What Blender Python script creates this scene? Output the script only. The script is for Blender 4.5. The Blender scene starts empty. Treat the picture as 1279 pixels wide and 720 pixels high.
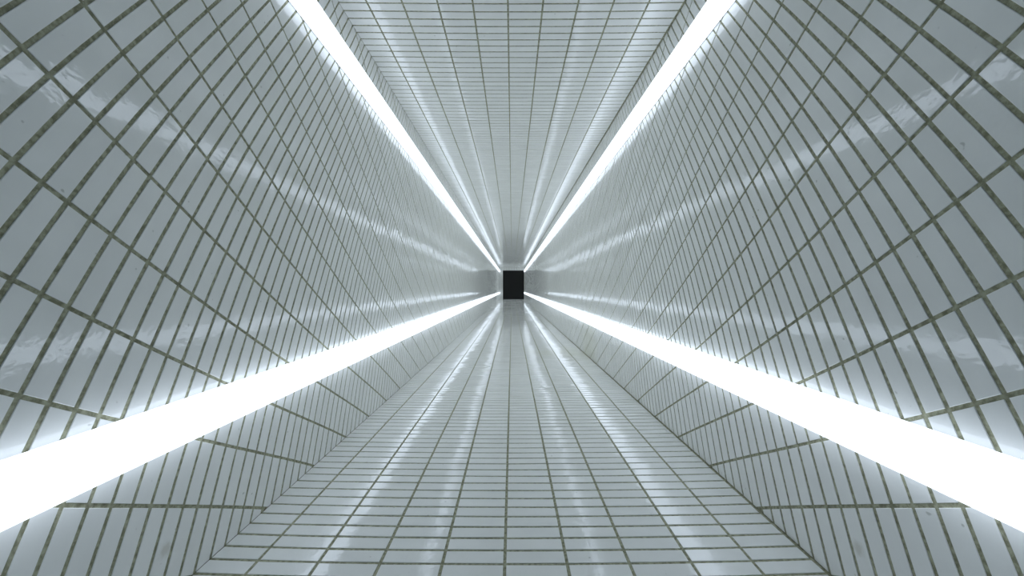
import bpy, bmesh, math, random

# ---------------------------------------------------------------- dimensions (metres)
W = 1.2                     # half width of the corridor
FL = 490.0                  # focal length in pixels of a 1279 px wide frame
H_DOWN = 0.8985 * W         # camera above floor
H_UP = 1.65 * W             # ceiling above camera
CAMZ = H_DOWN
HT = H_DOWN + H_UP
Y0 = -0.5                   # corridor runs on a little behind the camera
Y1 = FL * W / 15.7          # end wall
YU, YL = 1.55, 0.60           # near ends of the upper and lower light strips

S = bpy.context.scene
COL = S.collection

def link(name, mesh, mat, kind=None, parent=None):
    o = bpy.data.objects.new(name, mesh)
    COL.objects.link(o)
    for m in (mat if isinstance(mat, (list, tuple)) else [mat]):
        mesh.materials.append(m)
    if kind:
        o['kind'] = kind
    if parent:
        o.parent = parent
    return o

def tag(o, label, cat, group=None):
    o['label'] = label
    o['category'] = cat
    if group:
        o['group'] = group

# ---------------------------------------------------------------- tile layout
# The wall tiles lie in slanting, gently curved courses.  c numbers the columns, r the courses.
KC, KR = 7402.46 / (FL * W), -1285.7 / (FL * W)      # per metre along the corridor
def gc(v):
    return -7.71162 - 8.08361 * v - 1.82 * v**2 - 0.0973072 * v**3 + 0.298302 * v**4
def gc1(v):
    return -8.08361 - 3.64 * v - 0.2919216 * v**2 + 1.193208 * v**3
def gr(v):
    return 4.13246 - 4.26626 * v + 0.388091 * v**2 - 0.143779 * v**3 - 0.183493 * v**4 + 0.114893 * v**5
def gr1(v):
    return -4.26626 + 0.776182 * v - 0.431337 * v**2 - 0.733972 * v**3 + 0.574465 * v**4
V0, V1 = -H_DOWN / W, H_UP / W
KQ = KR / KC

def wall_point(c, r):
    """(c, r) on a wall -> (y, z)"""
    v = max(V0, min(V1, (4.13 + KQ * (c + 7.7) - r) / 5.7))
    for _ in range(7):
        v -= (KQ * (c - gc(v)) + gr(v) - r) / (KQ * -gc1(v) + gr1(v))
        v = max(V0 - 0.4, min(V1 + 0.35, v))
    return (c - gc(v)) / KC, CAMZ + v * W

def wall_courses(c):
    q = [KQ * (c - gc(v)) + gr(v) for v in (V0, V1)]
    return math.floor(min(q)) - 1, math.ceil(max(q)) + 1

def flat_point(v_edge, bow):
    g = gc(v_edge)
    def f(c, r):
        t = 0.2035 * r - 0.0237
        return (c - bow * (1 - t * t) - g) / KC, t * W
    return f

# ---------------------------------------------------------------- node helpers
class NT:
    def __init__(self, name):
        self.m = bpy.data.materials.new(name)
        self.m.use_nodes = True
        self.t = self.m.node_tree
        self.t.nodes.clear()
        self.out = self.t.nodes.new('ShaderNodeOutputMaterial')
    def n(self, typ, **kw):
        nd = self.t.nodes.new(typ)
        for k, v in kw.items():
            setattr(nd, k, v)
        return nd
    def put(self, sock, val):
        if isinstance(val, bpy.types.NodeSocket):
            self.t.links.new(val, sock)
        else:
            sock.default_value = val
    def math(self, op, a, b=None, c=None, clamp=False):
        nd = self.n('ShaderNodeMath', operation=op, use_clamp=clamp)
        self.put(nd.inputs[0], a)
        if b is not None: self.put(nd.inputs[1], b)
        if c is not None: self.put(nd.inputs[2], c)
        return nd.outputs[0]
    def remap(self, val, a, b, c=0.0, d=1.0, smooth=True):
        nd = self.n('ShaderNodeMapRange', interpolation_type='SMOOTHSTEP' if smooth else 'LINEAR')
        self.put(nd.inputs['Value'], val)
        nd.inputs['From Min'].default_value = a
        nd.inputs['From Max'].default_value = b
        nd.inputs['To Min'].default_value = c
        nd.inputs['To Max'].default_value = d
        return nd.outputs['Result']
    def noise(self, vec, scale, detail=2.0, rough=0.5):
        nd = self.n('ShaderNodeTexNoise')
        self.put(nd.inputs['Vector'], vec)
        nd.inputs['Scale'].default_value = scale
        nd.inputs['Detail'].default_value = detail
        nd.inputs['Roughness'].default_value = rough
        return nd.outputs['Fac']
    def mix(self, fac, a, b):
        nd = self.n('ShaderNodeMix', data_type='RGBA')
        self.put(nd.inputs[0], fac)
        self.put(nd.inputs[6], a)
        self.put(nd.inputs[7], b)
        return nd.outputs[2]

TILE = (0.952, 0.958, 0.945, 1)

def tile_material(name, stains=()):
    k = NT(name)
    uv = k.n('ShaderNodeUVMap').outputs[0]
    pos = k.n('ShaderNodeTexCoord').outputs['Object']
    wn = k.n('ShaderNodeTexWhiteNoise', noise_dimensions='2D'); k.put(wn.inputs['Vector'], uv)
    # glaze colour: small shade steps from tile to tile, faint clouding, specks of dirt
    tone = k.math('MULTIPLY_ADD', wn.outputs['Value'], 0.05, 0.955)
    cloud = k.remap(k.noise(pos, 7.0, 3.0), 0.25, 0.8, 0.95, 1.02, smooth=False)
    tone = k.math('MULTIPLY', tone, cloud)
    tc = k.n('ShaderNodeVectorMath', operation='SCALE')
    tc.inputs[0].default_value = TILE[:3]; k.put(tc.inputs['Scale'], tone)
    speck = k.remap(k.noise(pos, 34.0, 1.0), 0.76, 0.82, 0.0, 0.45)
    tcol = k.mix(speck, tc.outputs[0], (0.30, 0.31, 0.27, 1))
    for (sx, sy, sz, rad, amt, colr) in stains:
        dist = k.n('ShaderNodeVectorMath', operation='DISTANCE')
        k.put(dist.inputs[0], pos); dist.inputs[1].default_value = (sx, sy, sz)
        dd = k.math('MULTIPLY_ADD', k.math('SUBTRACT', k.noise(pos, 1.5 / rad, 3.0), 0.5), rad * 1.2, dist.outputs['Value'])
        tcol = k.mix(k.remap(dd, rad * 0.15, rad, amt, 0.0), tcol, colr)
    # uneven glaze, in metres
    g1 = k.math('MULTIPLY', k.noise(pos, 70.0, 1.0, 0.4), 0.00025)
    g3 = k.math('MULTIPLY', k.noise(pos, 30.0, 1.0, 0.4), 0.00034)
    g2 = k.math('MULTIPLY', k.noise(pos, 14.0, 1.0), 0.0006)
    bump = k.n('ShaderNodeBump'); bump.inputs['Strength'].default_value = 1.0
    bump.inputs['Distance'].default_value = 1.0
    k.put(bump.inputs['Height'], k.math('ADD', k.math('ADD', g1, g3), g2))
    b = k.n('ShaderNodeBsdfPrincipled')
    k.put(b.inputs['Base Color'], tcol)
    b.inputs['Roughness'].default_value = 0.01
    b.inputs['IOR'].default_value = 1.68
    k.put(b.inputs['Normal'], bump.outputs[0])
    k.t.links.new(b.outputs[0], k.out.inputs[0])
    return k.m

def grout_material():
    k = NT('olive_grout')
    pos = k.n('ShaderNodeTexCoord').outputs['Object']
    gn = k.noise(pos, 60.0, 3.0, 0.6)
    gcol = k.mix(k.remap(gn, 0.3, 0.7), (0.235, 0.235, 0.155, 1), (0.47, 0.47, 0.345, 1))
    bump = k.n('ShaderNodeBump'); bump.inputs['Strength'].default_value = 1.0
    bump.inputs['Distance'].default_value = 1.0
    k.put(bump.inputs['Height'], k.math('MULTIPLY', k.noise(pos, 220.0, 2.0, 0.6), 0.0012))
    b = k.n('ShaderNodeBsdfPrincipled')
    k.put(b.inputs['Base Color'], gcol)
    b.inputs['Roughness'].default_value = 0.9
    b.inputs['Specular IOR Level'].default_value = 0.2
    k.put(b.inputs['Normal'], bump.outputs[0])
    k.t.links.new(b.outputs[0], k.out.inputs[0])
    return k.m

def plain(name, col, rough):
    k = NT(name)
    pos = k.n('ShaderNodeTexCoord').outputs['Object']
    b = k.n('ShaderNodeBsdfPrincipled')
    f = k.noise(pos, 12.0, 2.0)
    k.put(b.inputs['Base Color'], k.mix(f, tuple(c * 0.9 for c in col[:3]) + (1,), tuple(c * 1.1 for c in col[:3]) + (1,)))
    b.inputs['Roughness'].default_value = rough
    k.t.links.new(b.outputs[0], k.out.inputs[0])
    return k.m

def glow(name, col, strength):
    k = NT(name)
    e = k.n('ShaderNodeEmission')
    e.inputs[0].default_value = col
    e.inputs[1].default_value = strength
    k.t.links.new(e.outputs[0], k.out.inputs[0])
    return k.m

BROWN = (0.36, 0.31, 0.19, 1)
STRAW = (0.74, 0.74, 0.58, 1)
M_WALL = tile_material('glazed_wall_tile',
                       stains=[(-W, FL * W / 432.0, CAMZ - 327.0 / 432.0 * W, 0.035, 0.3, BROWN),
                               (W, FL * W / 432.0, CAMZ - 326.0 / 432.0 * W, 0.035, 0.3, BROWN),
                               (W, FL * W / 95.0, CAMZ - 0.75 * W, 0.9, 0.4, STRAW)])
M_FLOOR = tile_material('glazed_floor_tile', stains=[(0.95, FL * H_DOWN / 80.0, 0.0, 0.9, 0.4, STRAW)])
M_CEIL = tile_material('glazed_ceiling_tile')
M_GROUT = grout_material()
M_LIGHT = glow('white_diffuser', (0.79, 0.895, 1.02, 1), 1.0)
M_METAL = plain('pale_aluminium', (0.75, 0.77, 0.78, 1), 0.35)
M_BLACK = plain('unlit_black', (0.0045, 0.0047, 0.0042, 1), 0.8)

# ---------------------------------------------------------------- tiled shell
DEEP = 0.0026        # tile face above the grout bed
JOINT = 0.0125
RND = random.Random(7)

def clip(poly, a0, a1, b0, b1):
    for ax, lim, sgn in ((0, a0, 1), (0, a1, -1), (1, b0, 1), (1, b1, -1)):
        out = []
        for i, q in enumerate(poly):
            p = poly[i - 1]
            dp, dq = sgn * (p[ax] - lim), sgn * (q[ax] - lim)
            if (dp < 0) != (dq < 0):
                t = dp / (dp - dq)
                out.append((p[0] + t * (q[0] - p[0]), p[1] + t * (q[1] - p[1])))
            if dq >= 0:
                out.append(q)
        poly = out
        if len(poly) < 3:
            return []
    res = []
    for i, q in enumerate(poly):
        p = poly[i - 1]
        if math.hypot(q[0] - p[0], q[1] - p[1]) > 0.0015:
            res.append(q)
    return res

def area(poly):
    return 0.5 * sum(poly[i - 1][0] * q[1] - q[0] * poly[i - 1][1] for i, q in enumerate(poly))

def inset(poly, d):
    n, out = len(poly), []
    for i in range(n):
        p, q, r = poly[i - 1], poly[i], poly[(i + 1) % n]
        e1 = (q[0] - p[0], q[1] - p[1]); e2 = (r[0] - q[0], r[1] - q[1])
        l1, l2 = math.hypot(*e1), math.hypot(*e2)
        n1 = (-e1[1] / l1, e1[0] / l1); n2 = (-e2[1] / l2, e2[0] / l2)
        m = (n1[0] + n2[0], n1[1] + n2[1])
        k = d / max(0.35, 1 + n1[0] * n2[0] + n1[1] * n2[1])
        out.append((q[0] + m[0] * k, q[1] + m[1] * k))
    return out

class Shell:
    """Glazed tiles standing proud of a bed of grout, on one plane."""
    def __init__(self, embed):
        self.embed = embed          # (a, b, depth below the tile face) -> xyz
        self.v, self.f, self.mi, self.uv = [], [], [], []
    def tile(self, poly, ident):
        if area(poly) < 0:
            poly = poly[::-1]
        ar = area(poly)
        if ar < 0.00012:
            return
        top = inset(poly, 0.0012)
        n = len(poly)
        ca = sum(q[0] for q in poly) / n; cb = sum(q[1] for q in poly) / n
        ta = max(-0.012, min(0.012, RND.gauss(0, 0.0065)))
        tb = max(-0.0045, min(0.0045, RND.gauss(0, 0.0040)))
        lift = RND.uniform(-0.0002, 0.0002)
        def dep(q):
            return lift + (q[0] - ca) * ta + (q[1] - cb) * tb
        o = len(self.v)
        self.v += [self.embed(q[0], q[1], DEEP + 0.001) for q in poly]
        self.v += [self.embed(q[0], q[1], 0.0009 + dep(q)) for q in poly]
        self.v += [self.embed(q[0], q[1], dep(q)) for q in top]
        fs = [[o + 2 * n + i for i in range(n)]]
        for i in range(n):
            j = (i + 1) % n
            fs.append([o + i, o + j, o + n + j, o + n + i])
            fs.append([o + n + i, o + n + j, o + 2 * n + j, o + 2 * n + i])
        for q in fs:
            self.f.append(q); self.mi.append(0); self.uv.append(ident)
    def field(self, point, cs, courses, bounds, pu, pv):
        """every tile of the field point(c, r) that falls inside bounds"""
        ju, jv = JOINT / 2 / pu, JOINT / 2 / pv
        lim = (bounds[0] + 0.0006, bounds[1] - 0.0006, bounds[2] + 0.0006, bounds[3] - 0.0006)
        for c in range(*cs):
            lo, hi = courses(c)
            for r in range(lo, hi):
                e = [RND.gauss(0, 0.006) for _ in range(4)]
                c0, c1, r0, r1 = c + ju, c + 1 - ju, r + jv, r + 1 - jv
                poly = [point(c0 + e[0], r0), point(c1 + e[1], r0), point(c1 + (e[1] + e[2]) / 2, r + .5),
                        point(c1 + e[2], r1), point(c0 + e[3], r1), point(c0 + (e[0] + e[3]) / 2, r + .5)]
                if max(q[0] for q in poly) < lim[0] or min(q[0] for q in poly) > lim[1]:
                    continue
                poly = clip(poly, *lim)
                if poly:
                    self.tile(poly, (c + 0.5, r + 0.5))
    def bed(self, a0, a1, b0, b1, thick=0.12):
        o = len(self.v)
        for d in (DEEP, thick):
            self.v += [self.embed(a, b, d) for a, b in ((a0, b0), (a1, b0), (a1, b1), (a0, b1))]
        for q in ((0, 1, 2, 3), (7, 6, 5, 4), (0, 4, 5, 1), (1, 5, 6, 2), (2, 6, 7, 3), (3, 7, 4, 0)):
            self.f.append([o + i for i in q]); self.mi.append(1); self.uv.append((0.5, 0.5))
    def build(self, name, mat):
        me = bpy.data.meshes.new(name)
        me.from_pydata(self.v, [], self.f)
        # make every face look into the corridor
        p0, pa, pb, pd = self.embed(0, 0, 0), self.embed(1, 0, 0), self.embed(0, 1, 0), self.embed(0, 0, 1)
        A = [pa[i] - p0[i] for i in range(3)]; B = [pb[i] - p0[i] for i in range(3)]; D = [pd[i] - p0[i] for i in range(3)]
        crs = (A[1] * B[2] - A[2] * B[1], A[2] * B[0] - A[0] * B[2], A[0] * B[1] - A[1] * B[0])
        if sum(crs[i] * D[i] for i in range(3)) > 0:
            me.flip_normals()
        me.polygons.foreach_set('material_index', self.mi)
        me.polygons.foreach_set('use_smooth', [False] * len(self.f))
        uvl = me.uv_layers.new(name='UVMap')
        buf = []
        for q, t in zip(self.f, self.uv):
            buf.extend(t * len(q))
        uvl.data.foreach_set('uv', buf)
        me.update()
        return link(name, me, [mat, M_GROUT], 'structure')

CLO, CHI = math.floor(KC * Y0 + gc(V1)) - 2, math.ceil(KC * Y1 + gc(V0)) + 2
for side, name in ((-1, 'wall_left'), (1, 'wall_right')):
    sh = Shell(lambda a, b, d, s_=side: (s_ * (W + d), a, b))
    sh.field(wall_point, (CLO, CHI), wall_courses, (Y0, Y1, 0.0, HT), 0.0705, 0.239)
    sh.bed(Y0, Y1, -0.02, HT + 0.02)
    sh.build(name, M_WALL)
for name, mat, sgn, z, ve, bow in (('floor', M_FLOOR, -1, 0.0, V0, 0.37), ('ceiling', M_CEIL, 1, HT, V1, -0.17)):
    sh = Shell(lambda a, b, d, s_=sgn, z_=z: (b, a, z_ + s_ * d))
    sh.field(flat_point(ve, bow), (math.floor(KC * Y0 + gc(ve)) - 2, math.ceil(KC * Y1 + gc(ve)) + 2),
             lambda c: (-6, 7), (Y0, Y1, -W, W), 0.0794, 0.244)
    sh.bed(Y0, Y1, -W, W)
    sh.build(name, mat)

# end wall with the dark doorway
DX0, DX1 = -11.4 / 15.7 * W, 15.2 / 15.7 * W
DZ1 = CAMZ + 21.9 / 15.7 * W
def box(bm, a, b):
    vs = [bm.verts.new((x, y, z)) for x in (a[0], b[0]) for y in (a[1], b[1]) for z in (a[2], b[2])]
    for q in ((0, 1, 3, 2), (4, 6, 7, 5), (0, 4, 5, 1), (2, 3, 7, 6), (0, 2, 6, 4), (1, 5, 7, 3)):
        bm.faces.new([vs[i] for i in q])
sh = Shell(lambda a, b, d: (b, Y1 + d, a))
for z0, z1, x0, x1 in ((0.0, HT, -W, DX0), (0.0, HT, DX1, W), (DZ1, HT, DX0, DX1)):
    sh.field(lambda c, r: (c * 0.0794, (0.2035 * r - 0.0237) * W), (-1, 40), lambda c: (-6, 7), (z0, z1, x0, x1), 0.0794, 0.244)
    sh.bed(z0, z1, x0, x1, 0.2)
sh.build('wall_back', M_FLOOR)

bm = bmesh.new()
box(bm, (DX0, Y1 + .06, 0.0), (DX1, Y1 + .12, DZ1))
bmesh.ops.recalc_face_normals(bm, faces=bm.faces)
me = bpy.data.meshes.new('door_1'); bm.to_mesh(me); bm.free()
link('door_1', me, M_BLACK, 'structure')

# ---------------------------------------------------------------- light strips
DEP = 0.0513 * W
def mesh_box(name, mat, parent, x0, x1, y0, y1, z0, z1, bev):
    bm = bmesh.new()
    box(bm, (min(x0, x1), y0, z0), (max(x0, x1), y1, z1))
    bmesh.ops.recalc_face_normals(bm, faces=bm.faces)
    bmesh.ops.bevel(bm, geom=list(bm.edges), offset=bev, segments=2, affect='EDGES', profile=0.5)
    me = bpy.data.meshes.new(name); bm.to_mesh(me); bm.free()
    return link(name, me, mat, None, parent)

def strip(side, ya, z0, z1, label):
    o = bpy.data.objects.new('strip_light', None); COL.objects.link(o)
    o.location = (side * W, ya, z0)
    o.empty_display_size = 0.1
    tag(o, label, 'light', 'strip lights along the corridor walls')
    h, ln = z1 - z0, Y1 - 0.004 - ya
    # coordinates are local to the strip's near lower corner at the wall
    mesh_box('diffuser', M_LIGHT, o, -side * 0.008, -side * DEP, 0.004, ln, 0.0, h, 0.002)
    mesh_box('mounting_rail', M_METAL, o, -side * 0.0015, -side * 0.008, 0.004, ln, 0.006, h - 0.006, 0.001)
    mesh_box('end_cap', M_METAL, o, -side * 0.0015, -side * DEP, 0.0, 0.004, 0.0, h, 0.0008)
    return o

UP0, UP1 = CAMZ + 1.280 * W, CAMZ + (1.280 + 0.1193) * W
LO1, LO0 = CAMZ - 0.3346 * W, CAMZ - (0.3346 + 0.1193) * W
strip(-1, YU, UP0, UP1, 'long glowing white strip light on the left wall just under the ceiling')
strip(1, YU, UP0, UP1, 'long glowing white strip light on the right wall just under the ceiling')
strip(-1, YL, LO0, LO1, 'long glowing white strip light low on the left wall above the floor')
strip(1, YL, LO0, LO1, 'long glowing white strip light low on the right wall above the floor')

# ---------------------------------------------------------------- world, camera, view
wd = bpy.data.worlds.new('World'); S.world = wd
wd.use_nodes = True
wd.node_tree.nodes['Background'].inputs[0].default_value = (0.025, 0.04, 0.06, 1)
wd.node_tree.nodes['Background'].inputs[1].default_value = 1.0

cam = bpy.data.cameras.new('Camera')
cam.sensor_width = 36.0
cam.lens = 36.0 * FL / 1279.0
cam.clip_start = 0.02
cam.clip_end = 200
co = bpy.data.objects.new('Camera', cam); COL.objects.link(co)
co.location = (0, 0, CAMZ)
co.rotation_euler = (math.pi / 2, 0, 0)
S.camera = co

S.cycles.max_bounces = 20
S.cycles.diffuse_bounces = 16
S.cycles.glossy_bounces = 8

S.view_settings.view_transform = 'Standard'
S.view_settings.look = 'None'
S.view_settings.exposure = 1.1
S.view_settings.gamma = 1.0
S.view_settings.use_curve_mapping = False
